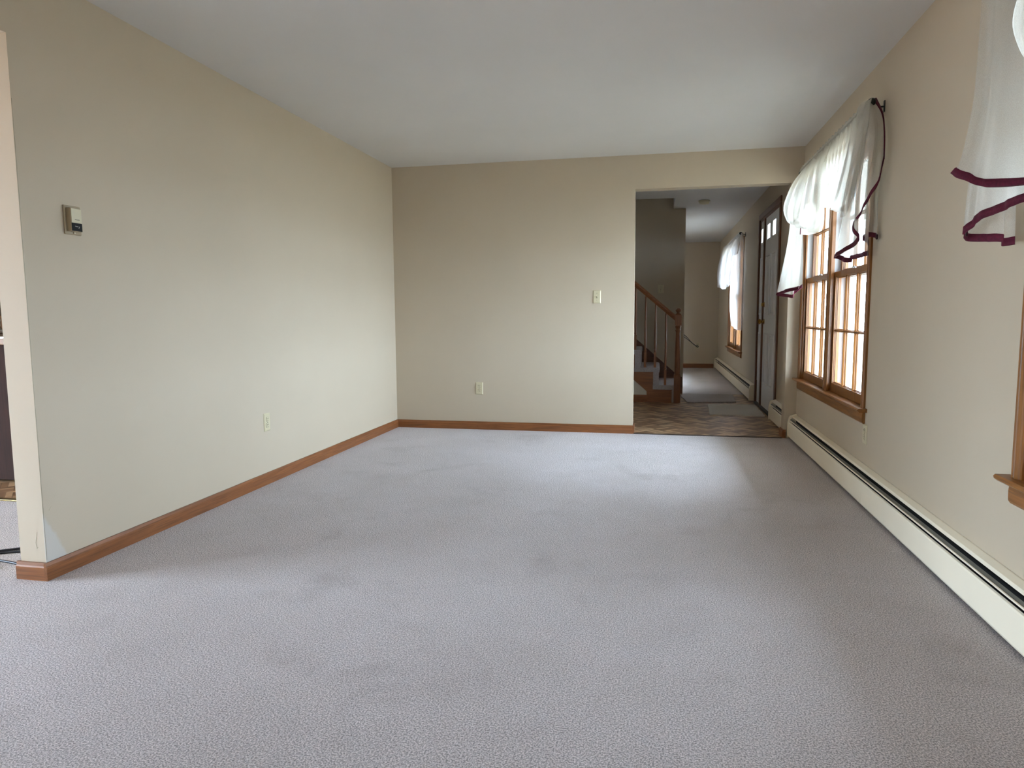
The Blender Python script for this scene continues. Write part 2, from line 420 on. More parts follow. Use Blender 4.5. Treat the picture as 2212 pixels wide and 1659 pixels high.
def structure(name, mb, mat, **kw):
    return link(name, mb, mat, kind='structure', base=(0, 0, 0), **kw)
CLOTH = {
 'near_tail_front': [
  [(1.070, 4.255, 2.203), (1.030, 4.188, 1.947), (1.030, 4.282, 1.636), (1.030, 4.441, 1.402)],
  [(1.070, 4.166, 2.203), (1.030, 4.022, 1.910), (1.030, 4.139, 1.641), (1.040, 4.229, 1.421)],
  [(1.070, 4.097, 2.192), (1.040, 3.978, 1.923), (1.050, 4.093, 1.658), (1.060, 4.084, 1.467)],
  [(1.080, 4.084, 2.193), (1.050, 3.940, 1.960), (1.050, 4.065, 1.702), (1.040, 4.117, 1.541)],
  [(1.100, 4.109, 2.203), (1.080, 3.941, 1.982), (1.070, 3.985, 1.782), (1.070, 4.060, 1.625)],
  [(1.120, 4.150, 2.216), (1.110, 3.977, 2.035), (1.110, 3.975, 1.872), (1.110, 3.983, 1.722)],
  [(1.135, 4.162, 2.219), (1.140, 4.062, 2.114), (1.140, 4.016, 2.008), (1.140, 4.005, 1.889)],
 ],
 'near_tail_middle': [
  [(1.080, 4.294, 2.209), (1.050, 4.249, 1.959), (1.050, 4.344, 1.644), (1.035, 4.462, 1.398)],
  [(1.100, 4.280, 2.213), (1.090, 4.238, 1.955), (1.090, 4.312, 1.664), (1.080, 4.351, 1.365)],
  [(1.120, 4.284, 2.218), (1.110, 4.224, 1.950), (1.110, 4.267, 1.656), (1.100, 4.334, 1.379)],
  [(1.130, 4.251, 2.213), (1.130, 4.176, 1.939), (1.130, 4.150, 1.663), (1.130, 4.133, 1.386)],
 ],
 'near_tail_back': [
  [(1.130, 4.251, 2.213), (1.140, 4.230, 1.950), (1.140, 4.204, 1.671), (1.140, 4.169, 1.444)],
  [(1.130, 4.234, 2.211), (1.130, 4.210, 1.946), (1.120, 4.200, 1.671), (1.120, 4.205, 1.476)],
  [(1.140, 4.237, 2.213), (1.150, 4.181, 1.939), (1.150, 4.189, 1.669), (1.150, 4.196, 1.492)],
  [(1.150, 4.240, 2.218), (1.160, 4.134, 1.928), (1.160, 4.108, 1.656), (1.160, 4.096, 1.468)],
 ],
 'near_swag': [
  [(1.085, 4.458, 2.166), (1.020, 4.293, 1.958), (1.000, 4.391, 1.810), (1.020, 4.620, 1.722)],
  [(1.080, 4.324, 2.167), (1.000, 4.070, 1.946), (0.980, 4.128, 1.764), (1.010, 4.410, 1.668)],
  [(1.070, 4.161, 2.167), (1.000, 3.947, 1.942), (0.990, 4.016, 1.744), (1.020, 4.237, 1.607)],
  [(1.070, 4.062, 2.182), (1.030, 3.955, 2.011), (1.020, 4.021, 1.815), (1.040, 4.203, 1.675)],
  [(1.090, 4.055, 2.193), (1.060, 3.997, 2.043), (1.050, 4.071, 1.848), (1.060, 4.234, 1.729)],
 ],
 'middle_swag': [
  [(1.090, 5.229, 2.176), (1.050, 5.035, 2.042), (1.040, 4.975, 1.882), (1.060, 5.065, 1.786)],
  [(1.090, 4.992, 2.174), (1.050, 4.823, 2.000), (1.040, 4.778, 1.848), (1.060, 4.915, 1.755)],
  [(1.090, 4.776, 2.172), (1.060, 4.678, 1.998), (1.060, 4.735, 1.854), (1.060, 4.789, 1.746)],
  [(1.090, 4.539, 2.171), (1.070, 4.516, 2.017), (1.070, 4.561, 1.837), (1.070, 4.616, 1.703)],
  [(1.090, 4.326, 2.169), (1.080, 4.355, 2.007), (1.080, 4.426, 1.839), (1.080, 4.509, 1.720)],
 ],
 'main_swag': [
  [(1.090, 5.633, 2.175), (1.040, 5.514, 2.007), (1.000, 5.457, 1.833), (1.000, 5.475, 1.743), (1.030, 5.542, 1.703)],
  [(1.090, 5.401, 2.176), (1.010, 5.149, 1.944), (0.970, 5.065, 1.762), (0.980, 5.100, 1.671), (1.030, 5.291, 1.667)],
  [(1.090, 5.188, 2.176), (1.000, 4.901, 1.930), (0.960, 4.765, 1.705), (0.970, 4.811, 1.612), (1.030, 5.075, 1.617)],
  [(1.090, 5.017, 2.177), (1.020, 4.833, 1.974), (0.990, 4.708, 1.753), (1.000, 4.735, 1.643), (1.040, 4.969, 1.610)],
  [(1.090, 4.870, 2.175), (1.050, 4.874, 2.010), (1.030, 4.850, 1.803), (1.030, 4.856, 1.686), (1.060, 5.052, 1.625)],
 ],
 'under_swag': [
  [(1.070, 5.563, 1.880), (1.060, 5.611, 1.785), (1.060, 5.659, 1.667)],
  [(1.080, 5.419, 1.858), (1.070, 5.414, 1.759), (1.070, 5.424, 1.635)],
  [(1.090, 5.285, 1.837), (1.080, 5.220, 1.733), (1.080, 5.216, 1.628)],
 ],
 'far_swag': [
  [(1.090, 5.699, 2.174), (1.030, 5.806, 2.087), (1.000, 5.887, 1.985), (0.990, 5.912, 1.893), (1.000, 5.812, 1.793), (1.030, 5.842, 1.767)],
  [(1.090, 5.617, 2.175), (1.000, 5.421, 2.009), (0.980, 5.500, 1.907), (0.970, 5.518, 1.816), (0.980, 5.507, 1.747), (1.030, 5.727, 1.749)],
  [(1.090, 5.522, 2.175), (1.020, 5.332, 2.008), (1.000, 5.367, 1.885), (0.990, 5.397, 1.792), (1.000, 5.458, 1.740), (1.040, 5.653, 1.736)],
 ],
 'far_tail_front': [
  [(1.090, 5.771, 1.911), (1.100, 5.791, 1.631), (1.100, 5.806, 1.418), (1.080, 5.726, 1.258)],
  [(1.060, 5.828, 1.921), (1.050, 5.796, 1.633), (1.040, 5.854, 1.423), (1.020, 5.844, 1.241)],
  [(1.030, 5.851, 1.925), (1.000, 5.803, 1.635), (0.985, 5.897, 1.426), (0.975, 6.079, 1.222)],
 ],
 'far_tail_back': [
  [(1.045, 5.935, 1.930), (1.020, 5.917, 1.639), (1.000, 5.986, 1.424), (0.985, 6.140, 1.219)],
  [(1.070, 5.997, 1.939), (1.050, 5.969, 1.643), (1.040, 6.012, 1.425), (1.035, 6.046, 1.205)],
  [(1.100, 6.008, 1.939), (1.090, 6.015, 1.647), (1.080, 5.978, 1.422), (1.075, 5.948, 1.195)],
  [(1.120, 6.041, 1.943), (1.110, 6.009, 1.646), (1.100, 5.991, 1.423), (1.090, 5.979, 1.229)],
  [(1.140, 6.035, 1.941), (1.150, 5.998, 1.643), (1.150, 5.976, 1.421), (1.140, 5.936, 1.279)],
 ],
 'w2_tail_front': [
  [(1.050, 2.692, 2.215), (1.030, 2.638, 2.004), (1.000, 2.573, 1.753), (0.970, 2.568, 1.570), (0.955, 2.603, 1.537)],
  [(1.060, 2.668, 2.203), (1.050, 2.637, 2.002), (1.030, 2.581, 1.753), (0.990, 2.555, 1.559), (0.975, 2.565, 1.508)],
  [(1.070, 2.642, 2.190), (1.060, 2.608, 1.990), (1.040, 2.553, 1.744), (1.010, 2.518, 1.551), (0.990, 2.497, 1.476)],
  [(1.080, 2.602, 2.170), (1.070, 2.553, 1.912), (1.050, 2.489, 1.683), (1.030, 2.446, 1.535), (1.020, 2.437, 1.460)],
  [(1.100, 2.556, 2.147), (1.090, 2.503, 1.893), (1.080, 2.449, 1.671), (1.070, 2.399, 1.523), (1.060, 2.357, 1.451)],
  [(1.120, 2.500, 2.119), (1.120, 2.455, 1.873), (1.110, 2.379, 1.650), (1.100, 2.323, 1.506), (1.100, 2.297, 1.455)],
 ],
 'w2_tail_middle': [
  [(1.125, 2.512, 2.124), (1.125, 2.458, 1.873), (1.115, 2.382, 1.650), (1.105, 2.318, 1.504), (1.100, 2.288, 1.428)],
  [(1.110, 2.579, 2.157), (1.100, 2.520, 1.898), (1.090, 2.457, 1.672), (1.070, 2.383, 1.479), (1.060, 2.348, 1.402)],
  [(1.090, 2.610, 2.173), (1.080, 2.558, 1.913), (1.070, 2.515, 1.689), (1.050, 2.462, 1.481), (1.040, 2.444, 1.388)],
  [(1.080, 2.684, 2.208), (1.060, 2.613, 1.935), (1.050, 2.578, 1.707), (1.030, 2.559, 1.500), (1.020, 2.557, 1.368)],
  [(1.070, 2.711, 2.222), (1.050, 2.649, 1.949), (1.030, 2.602, 1.715), (1.010, 2.603, 1.494), (1.000, 2.595, 1.334)],
 ],
 'w2_tail_back': [
  [(1.070, 2.711, 2.222), (1.055, 2.658, 1.951), (1.035, 2.611, 1.717), (1.015, 2.613, 1.495), (1.003, 2.602, 1.329)],
  [(1.090, 2.726, 2.227), (1.075, 2.677, 1.957), (1.060, 2.636, 1.722), (1.040, 2.641, 1.499), (1.030, 2.626, 1.314)],
  [(1.100, 2.700, 2.213), (1.090, 2.656, 1.948), (1.080, 2.618, 1.716), (1.070, 2.602, 1.491), (1.060, 2.579, 1.307)],
  [(1.110, 2.664, 2.196), (1.100, 2.612, 1.931), (1.100, 2.591, 1.708), (1.090, 2.560, 1.482), (1.090, 2.554, 1.303)],
  [(1.115, 2.663, 2.195), (1.105, 2.611, 1.930), (1.105, 2.590, 1.707), (1.100, 2.567, 1.483), (1.100, 2.550, 1.289)],
  [(1.130, 2.657, 2.190), (1.130, 2.623, 1.932), (1.125, 2.587, 1.705), (1.120, 2.552, 1.480), (1.120, 2.536, 1.292)],
 ],
 'fr_tail': [
  [(1.100, 10.397, 2.174), (1.080, 10.675, 1.850), (1.080, 10.919, 1.248), (1.090, 10.733, 0.896)],
  [(1.100, 10.114, 2.168), (1.090, 10.279, 1.821), (1.090, 10.438, 1.240), (1.100, 10.440, 0.854)],
  [(1.110, 9.931, 2.154), (1.120, 10.044, 1.803), (1.120, 10.076, 1.233), (1.120, 10.151, 0.834)],
  [(1.140, 9.979, 2.139), (1.150, 9.884, 1.790), (1.150, 9.860, 1.230), (1.150, 9.978, 0.832)],
 ],
 'fr_swag': [
  [(1.120, 11.202, 2.148), (1.070, 11.998, 2.145), (1.040, 12.284, 1.971), (1.010, 12.315, 1.749), (1.010, 12.271, 1.591), (1.020, 12.464, 1.520)],
  [(1.120, 10.943, 2.150), (1.060, 11.116, 2.030), (1.020, 11.143, 1.824), (1.010, 11.203, 1.616), (1.020, 11.280, 1.491), (1.040, 11.566, 1.450)],
  [(1.120, 10.636, 2.153), (1.060, 10.567, 1.949), (1.030, 10.606, 1.753), (1.030, 10.766, 1.594), (1.040, 10.850, 1.516), (1.060, 11.117, 1.477)],
  [(1.120, 10.346, 2.155), (1.070, 10.123, 1.943), (1.050, 10.180, 1.757), (1.060, 10.427, 1.629), (1.070, 10.568, 1.550), (1.080, 10.781, 1.498)],
 ],
 'fr_fold': [
  [(1.100, 10.624, 2.132), (1.050, 10.428, 2.035), (1.040, 10.680, 1.912)],
  [(1.100, 10.160, 2.129), (1.050, 9.899, 2.016), (1.040, 9.879, 1.854)],
  [(1.100, 9.839, 2.131), (1.060, 9.616, 2.018), (1.060, 9.851, 1.888)],
 ],
}

# ================================================================== the shell
ZS, ZT = 0.50, 2.092  # its bottom and top
DOOR = (7.30, 8.64, 0.0, 2.15)
FZ = -0.2

structure('floor', MB().box(XD, XR, Y0, 3.295, FZ, 0).box(XL, XR, 3.295, 6.205, FZ, 0), 'carpet', label='grey beige cut pile carpet with worn traffic spots')
structure('floor_hall', box(XL-WT, XR, 6.205, 9.475, FZ, -0.002), 'vinyl', label='brown parquet print vinyl hall floor')
structure('floor_far', box(XL-WT, XR, 9.475, YF, FZ, 0), 'carpet', label='pale carpet of the far room')
structure('floor_kitchen', box(XD, XL, 3.295, D+WT, FZ, -0.002), 'vinyl')
WELL = (-2.30, 0.196, 8.60, 9.50)     # stairwell opening in the ceiling
structure('ceiling', holed(2, H, H+0.12, XD-0.15, XO, Y0-0.15, YF+0.15, [WELL]), 'ceiling', label='flat white painted ceiling')

wall_left = structure('wall_left', holed(0, XL-WT, XL, Y0, 9.48, 0, H, [(-0.5, 2.288, -1, 2.155), (D, D+WT, -1, 3)]), 'wall_left', label='cream wall with thermostat and scuffed end beside the wide opening')
structure('wall_back', holed(1, D, D+WT, XD, XR, 0, H, [(-0.198, 1.083, -1, 2.150)]), 'wall', label='cream back wall with the plain doorway to the hall')
structure('wall_right', holed(0, XR, XO, Y0-0.15, YF+0.15, -0.4, H, [(yc-hw, yc+hw, ZS, ZT) for yc, hw in WIN] + [(DOOR[0], DOOR[1], -0.02, DOOR[3])]), 'wall', label='cream outside wall with twin windows and front door')
structure('wall_front', box(XD-0.15, XR, Y0-0.15, Y0, -0.4, H), 'wall')
structure('wall_dining', holed(0, XD-0.15, XD, Y0, D+WT, -0.4, H, [(-0.6, 1.8, 0.0, 2.06)]), 'wall')
structure('wall_far', box(XL-WT, XR, YF, YF+0.15, -0.4, H), 'wall', label='cream far wall of the far room')
structure('wall_stair', box(XL-WT, 0.355, 9.48, 9.60, 0, 4.9), 'wall', label='cream wall behind the staircase')
structure('wall_far_left', holed(0, XL-WT-0.15, XL-WT, D, YF+0.15, -0.4, 4.9, [(8.84, 9.24, 3.55, 3.95)]), 'wall')
structure('wall_stairwell', MB().box(-2.56, 0.30, 8.50, 8.60, H+0.12, 4.9).box(0.196, 0.30, 8.60, 9.48, H+0.12, 4.9), 'wall')
structure('ceiling_stairwell', box(-2.72, 0.36, 8.45, 9.65, 4.9, 5.0), 'ceiling')
structure('ground', box(-40, 45, -30, 50, -0.75, -0.7), 'ground')

structure('bounce_deck', box(XD-4.2, XD-0.15, -2.5, 4.5, -0.2, -0.08), 'bounce_deck')  # unseen deck, added to bounce warm light in through the slider
# unseen covered porch along the right wall, added to block the high sky
structure('added_porch_roof', box(XO, XO+1.78, Y0-0.15, YF+0.15, 2.48, 2.62), 'vinyl_white')
structure('added_porch_floor', box(XO, XO+1.78, Y0-0.15, YF+0.15, -0.7, -0.18), 'ground')
for k_, y_ in enumerate((0.6, 3.6, 7.0, 9.4, 12.6)):
    structure('added_porch_post', box(XO+1.60, XO+1.72, y_-0.06, y_+0.06, -0.18, 2.48), 'vinyl_white', bevel=0.01)

# hairline crack where the corner bead has let go of the wall end
_r = random.Random(11); _cr = [(2.2895+_r.uniform(-0.0006, 0.0010), 0.085+1.83*k/60) for k in range(61)]
link('corner_crack', MB().grid([[(XL+0.0006, y, z) for y, z in _cr], [(XL+0.0006, y+0.0012+0.0010*_r.random(), z) for y, z in _cr]], False), 'screw', wall_left)
# scratches on the paint beside it
for pts, w_ in (([(2.315, 0.285), (2.330, 0.300), (2.345, 0.330), (2.360, 0.352)], 0.0016), ([(2.317, 0.283), (2.323, 0.291)], 0.004)):
    link('scratch', MB().grid([[(XL+0.0005, y, z) for y, z in pts], [(XL+0.0005, y+w_*0.5, z+w_) for y, z in pts]], False), 'screw', wall_left)
for pts, w_ in (([(-2.480, 0.135), (-2.484, 0.155), (-2.478, 0.178), (-2.474, 0.200)], 0.0022), ([(-2.482, 0.130), (-2.476, 0.136)], 0.005), ([(-2.548, 0.255), (-2.540, 0.258)], 0.0015)):
    link('scratch', MB().grid([[(x, 2.2876, z) for x, z in pts], [(x+w_, 2.2876, z+w_*0.3) for x, z in pts]], False), 'screw', wall_left)

# ------------------------------------------------------------------ baseboards
BH, BT = 0.074, 0.014
def bb_prof(sgn, w):        # (offset from wall, z)
    return [(w, 0.0), (w+sgn*BT, 0.0), (w+sgn*BT, BH*0.74), (w+sgn*BT*0.72, BH*0.82), (w+sgn*BT*0.55, BH), (w, BH)]
structure('baseboard_left', MB().prism(bb_prof(1, XL), 1, 2.288-BT, D-BT*0.2), 'oak_y', label='oak baseboard along the left wall')
structure('trim_1', MB().prism(bb_prof(-1, 2.288), 0, XL-WT-BT, XL), 'oak_x', label='oak baseboard return on the wall end')
structure('baseboard_back', MB().prism(bb_prof(-1, D), 0, XL+BT*0.2, -0.198), 'oak_x', label='oak baseboard along the back wall')
structure('trim_2', MB().prism(bb_prof(1, -0.198), 1, D-BT, D+WT+BT), 'oak_y', label='oak baseboard return in the hall opening')
structure('trim_3', MB().prism(bb_prof(-1, 1.083), 1, D-BT, D+WT+BT), 'oak_y', label='oak baseboard return beside the heater')
structure('trim_4', MB().prism(bb_prof(-1, D), 0, 1.083, 1.10), 'oak_x')
structure('baseboard_far', MB().prism([(YF, 0), (YF-BT, 0), (YF-BT, .065), (YF-.006, .085), (YF, .085)], 0, XL, 1.10), 'oak_x', label='oak baseboard of the far room')
structure('trim_5', box(-0.19, 1.07, 6.192, 6.216, -0.001, 0.006), 'dark_strip', label='dark metal strip between carpet and vinyl', bevel=0.002)
structure('trim_6', box(XD, XL-WT, 3.27, 3.31, -0.001, 0.008), 'metal_strip', label='brass threshold strip at the kitchen floor', bevel=0.002)

# ================================================================== windows
MUN = [(-0.011, 0.0), (0.011, 0.0), (0.011, -0.006), (0.007, -0.010), (0.007, -0.016), (0.004, -0.024), (-0.004, -0.024), (-0.007, -0.016), (-0.007, -0.010), (-0.011, -0.006)]
CAS = [(0, 0), (0, -0.011), (0.006, -0.017), (0.020, -0.018), (0.024, -0.014), (0.028, -0.018), (0.044, -0.015), (0.048, -0.010), (0.057, -0.009), (0.057, 0)]  # from outer edge inward, depth off the wall

def oak_window(idx, yc, i_, label):
    twin = i_ > 0.6
    w = thing('window_%d' % idx, (XR, yc, ZS), label=label, kind='structure')
    zs, zt = 0.527, 2.085
    o_ = i_ + 0.057
    # casings: fluted boards left, right and over the head
    link('casing', MB().prism([(XR+d, yc+o_-a) for a, d in CAS], 2, zs, zt+0.057), 'win_z', w)
    link('casing', MB().prism([(XR+d, yc-o_+a) for a, d in CAS], 2, zs, zt+0.057), 'win_z', w)
    link('head_casing', MB().prism([(XR+d, zt+0.057-a) for a, d in CAS], 1, yc-i_-0.002, yc+i_+0.002), 'win_y', w)
    link('sill', MB().prism([(XR+0.05, zs-0.022), (XR-0.040, zs-0.022), (XR-0.050, zs-0.014), (XR-0.052, zs-0.006), (XR-0.046, zs), (XR+0.05, zs)], 1, yc-o_-0.035, min(yc+o_+0.035, 6.21 if idx == 1 else 99)), 'win_y', w)
    link('apron', MB().prism([(XR, 0.436), (XR-0.010, 0.436), (XR-0.017, 0.446), (XR-0.018, 0.480), (XR-0.014, 0.505), (XR, 0.505)], 1, yc-o_-0.003, yc+o_+0.003), 'win_y', w)
    # jambs and the post between the two units
    link('jamb', box(XR, XR+0.015, yc+i_-0.012, yc+i_+0.001, zs, zt), 'win_z', w)
    link('outer_jamb', box(XR+0.015, XO, yc+i_-0.012, yc+i_+0.001, zs, zt), 'vinyl_white', w)
    link('jamb', box(XR, XR+0.015, yc-i_-0.001, yc-i_+0.012, zs, zt), 'win_z', w)
    link('outer_jamb', box(XR+0.015, XO, yc-i_-0.001, yc-i_+0.012, zs, zt), 'vinyl_white', w)
    link('head_jamb', box(XR, XO, yc-i_+0.012, yc+i_-0.012, zt-0.003, zt+0.008), 'win_y', w)
    if twin: link('mullion_post', MB().box(XR+0.004, XR+0.015, yc-0.034, yc+0.034, zs, zt-0.003)
         .prism([(XR+0.004, yc-0.048), (XR-0.009, yc-0.048), (XR-0.010, yc-0.036), (XR-0.017, yc-0.030), (XR-0.018, yc-0.008), (XR-0.013, yc-0.003), (XR-0.013, yc+0.003), (XR-0.018, yc+0.008), (XR-0.017, yc+0.030), (XR-0.010, yc+0.036), (XR-0.009, yc+0.048), (XR+0.004, yc+0.048)], 2, zs, zt-0.003), 'win_z', w)
    if twin: link('outer_post', box(XR+0.015, XO, yc-0.034, yc+0.034, zs, zt-0.003), 'vinyl_white', w)
    link('outer_sill', box(XR+0.05, XO+0.03, yc-i_+0.012, yc+i_-0.012, zs-0.03, zs+0.004), 'vinyl_white', w)
    for ya, yb in ([(yc+0.036, yc+i_-0.013), (yc-i_+0.013, yc-0.036)] if twin else [(yc-i_+0.013, yc+i_-0.013)]):
        # parting stops: thin strips that the lower sash slides behind
        for yy in (ya, yb-0.012):
            link('stop', box(XR+0.002, XR+0.014, yy, yy+0.012, zs, zt-0.003), 'win_z', w, bevel=0.002)
        # white storm frame on the outside
        sx0, sx1 = XR+0.092, XR+0.112
        st = MB()
        for (p, q, r, s_) in ((ya, ya+0.045, zs, zt), (yb-0.045, yb, zs, zt), (ya+0.045, yb-0.045, zs, zs+0.05), (ya+0.045, yb-0.045, zt-0.055, zt-0.003), (ya+0.045, yb-0.045, 1.31, 1.35)):
            st.box(sx0, sx1, p, q, r, s_)
        link('storm_frame', st, 'vinyl_white', w)
        if not twin:
            link('dimming_screen', MB().quadset([(XR+0.1145, ya+0.01, zs+0.01), (XR+0.1145, yb-0.01, zs+0.01), (XR+0.1145, yb-0.01, zt-0.01), (XR+0.1145, ya+0.01, zt-0.01)], [(0, 1, 2, 3)]), 'screen', w)  # screen added to dim the daylight through the single window
        for (z0, z1, x0, gb, gt, nm) in ((zs+0.002, 1.350, XR+0.016, 0.587, 1.316, 'lower_sash'), (1.322, zt-0.004, XR+0.054, 1.360, 2.035, 'upper_sash')):
            x1 = x0+0.034; gx = x0+0.026
            a, b = ya+0.012 if nm == 'lower_sash' else ya+0.004, yb-0.012 if nm == 'lower_sash' else yb-0.004
            a, b = ya+0.003, yb-0.003
            sw = 0.045
            sm = MB()
            for (p, q, r, s_) in ((a, a+sw, z0, z1), (b-sw, b, z0, z1), (a+sw, b-sw, z0, gb), (a+sw, b-sw, gt, z1)):
                sm.box(x0, x1, p, q, r, s_)
            # stepped glass stop round the opening
            for k, (e, dx) in enumerate(((0.004, 0.008), (0.009, 0.016))):
                for (p, q, r, s_) in ((a+sw, a+sw+e, gb, gt), (b-sw-e, b-sw, gb, gt), (a+sw+e, b-sw-e, gb, gb+e), (a+sw+e, b-sw-e, gt-e, gt)):
                    sm.box(x0+dx, x1, p, q, r, s_)
            sash = link(nm, sm, 'win_z', w)
            ga, gb_, w_ = a+sw, gb, (b-sw)-(a+sw)
            ms = [ga + w_*k/3 for k in (1, 2)]
            zm = (gb+gt)/2
            for y in ms:
                link('muntin', MB().prism([(gx+d, y+c) for c, d in MUN], 2, gb, gt), 'win_z', sash)
            link('muntin', MB().prism([(gx+d, zm+c) for c, d in MUN], 1, ga, b-sw), 'win_y', sash)
            ye = [ga] + ms + [b-sw]
            for k in range(3):
                for (r, s_) in ((gb, zm), (zm, gt)):
                    link('pane', box(gx, gx+0.003, ye[k], ye[k+1], r, s_), 'glass', sash)
            if nm == 'lower_sash':
                ym = (a+b)/2
                lk = MB().lathe([(0.014, 0), (0.016, 0.004), (0.010, 0.012), (0.004, 0.014)], (x0+0.017, ym, z1), 2, 14)
                lk.box(x0+0.012, x0+0.020, ym-0.03, ym+0.012, z1+0.008, z1+0.014)
                link('sash_lock', lk, 'chrome', sash)
    return w

oak_window(1, WIN[0][0], RO, 'twin oak double hung window beside the hall opening')
oak_window(2, WIN[1][0], RO1, 'oak double hung window at the right edge of the picture')
oak_window(3, WIN[2][0], RO, 'twin oak double hung window of the far room')

def simple_window(name, pts, axis, label):
    """plain glazed unit outside the picture: frame bars and glass in an opening (u0,u1,z0,z1) on a plane"""
    u0, u1, z0, z1, a = pts
    um = (u0+u1)/2
    loc = [0, 0, z0]; loc[axis] = a; loc[1-axis] = um
    w = thing(name, tuple(loc), label=label, kind='structure')
    def bx(p, q, r, s_, d0, d1):
        lo = [p, 0, r]; hi = [q, 0, s_]
        if axis == 0: return box(d0, d1, p, q, r, s_)
        return box(p, q, d0, d1, r, s_)
    for (p, q) in ((u0, um+0.03), (um-0.03, u1)):
        d = 0.0 if p == u0 else 0.05
        for (e, f, r, s_) in ((p, p+0.06, z0, z1), (q-0.06, q, z0, z1), (p+0.06, q-0.06, z0, z0+0.08), (p+0.06, q-0.06, z1-0.06, z1)):
            link('frame_bar', bx(e, f, r, s_, a-0.06+d, a-0.02+d), 'vinyl_white', w)
        link('pane', bx(p+0.06, q-0.06, z0+0.08, z1-0.06, a-0.042+d, a-0.038+d), 'glass', w)
simple_window('window_4', (-0.6, 1.8, 0.0, 2.06, XD-0.05), 0, 'glazed patio slider of the dining room')

simple_window('window_5', (8.84, 9.24, 3.55, 3.95, XL-WT-0.05), 0, 'unseen window added to light the upper stairwell')  # invented opening, added so daylight reaches the stairwell walls

# ================================================================== front door with sidelight
d = thing('door_1', (XR, 7.97, 0), label='white front door with two small top panes and a matching sidelight', kind='structure')
CW = 0.062
def dcas(y0, y1, z0, z1): return box(XR-0.017, XR, y0, y1, z0, z1)
link('casing', dcas(DOOR[0]-CW, DOOR[0], 0, DOOR[3]), 'dark_z', d, bevel=0.005)
link('casing', dcas(DOOR[1], DOOR[1]+CW, 0, DOOR[3]), 'dark_z', d, bevel=0.005)
link('head_casing', dcas(DOOR[0]-CW, DOOR[1]+CW, DOOR[3], DOOR[3]+CW), 'dark_y', d, bevel=0.005)
link('jamb', box(XR, XO, DOOR[0], DOOR[0]+0.05, 0, DOOR[3]), 'dark_z', d)
link('jamb', box(XR, XO, DOOR[1]-0.02, DOOR[1], 0, DOOR[3]), 'dark_z', d)
link('head_jamb', box(XR, XO, DOOR[0]+0.05, DOOR[1]-0.02, DOOR[3]-0.025, DOOR[3]), 'dark_y', d)
link('door_post', box(XR-0.012, XO, 8.262, 8.325, 0.02, DOOR[3]-0.025), 'dark_z', d, bevel=0.004)
link('threshold', box(XR-0.03, XO, DOOR[0]+0.05, DOOR[1]-0.02, 0, 0.02), 'dark_strip', d, bevel=0.004)
LY0, LY1, LX = 7.352, 8.260, XR+0.004
def leaf(name, y0, y1, lites, panels):
    mb = holed(0, LX, LX+0.044, y0, y1, 0.022, DOOR[3]-0.027, [(a, b, 1.875, 2.035) for a, b in lites])
    lf = link(name, mb, 'door', d)
    for a, b in lites:
        fr = MB()
        for (p, q, r, s_) in ((a-0.016, a+0.004, 1.859, 2.051), (b-0.004, b+0.016, 1.859, 2.051), (a+0.004, b-0.004, 1.859, 1.879), (a+0.004, b-0.004, 2.031, 2.051)):
            fr.box(LX-0.009, LX+0.001, p, q, r, s_)
        link('lite_frame', fr, 'door', lf, bevel=0.003)
        link('pane', box(LX+0.02, LX+0.026, a, b, 1.875, 2.035), 'glass', lf)
    for (a, b, r, s_) in panels:
        fr = MB(); e = 0.022
        for (p, q, u, v_) in ((a, a+e, r, s_), (b-e, b, r, s_), (a+e, b-e, r, r+e), (a+e, b-e, s_-e, s_)):
            fr.box(LX-0.012, LX+0.001, p, q, u, v_)
        fr.box(LX-0.009, LX+0.001, a+0.055, b-0.055, r+0.055, s_-0.055)
        link('panel', fr, 'door', lf, bevel=0.005)
    return lf
lf = leaf('door_leaf', LY0, LY1, [(7.54, 7.74), (7.90, 8.10)], [(7.49, 7.76, 1.05, 1.71), (7.86, 8.13, 1.05, 1.71), (7.49, 7.76, 0.28, 0.85), (7.86, 8.13, 0.28, 0.85)])
leaf('sidelight', 8.327, 8.618, [(8.40, 8.54)], [(8.38, 8.56, 1.05, 1.71), (8.38, 8.56, 0.28, 0.85)])
link('knob', MB().lathe([(0.031, 0), (0.031, 0.004), (0.014, 0.008), (0.011, 0.026), (0.022, 0.034), (0.029, 0.046), (0.027, 0.058), (0.016, 0.066)], (LX, 8.20, 0.975), 0, 20, -1), 'brass', lf)
link('deadbolt', MB().lathe([(0.029, 0), (0.029, 0.006), (0.024, 0.012), (0.010, 0.014), (0.010, 0.018)], (LX, 8.20, 1.165), 0, 18, -1).box(LX-0.034, LX-0.014, 8.195, 8.205, 1.147, 1.183), 'brass', lf)
for z in (0.30, 1.07, 1.88):
    link('hinge', MB().box(LX-0.003, LX+0.001, LY0-0.001, LY0+0.028, z-0.05, z+0.05).lathe([(0.007, -0.052), (0.007, 0.052)], (LX-0.006, LY0-0.002, z), 2, 10), 'brass', lf)

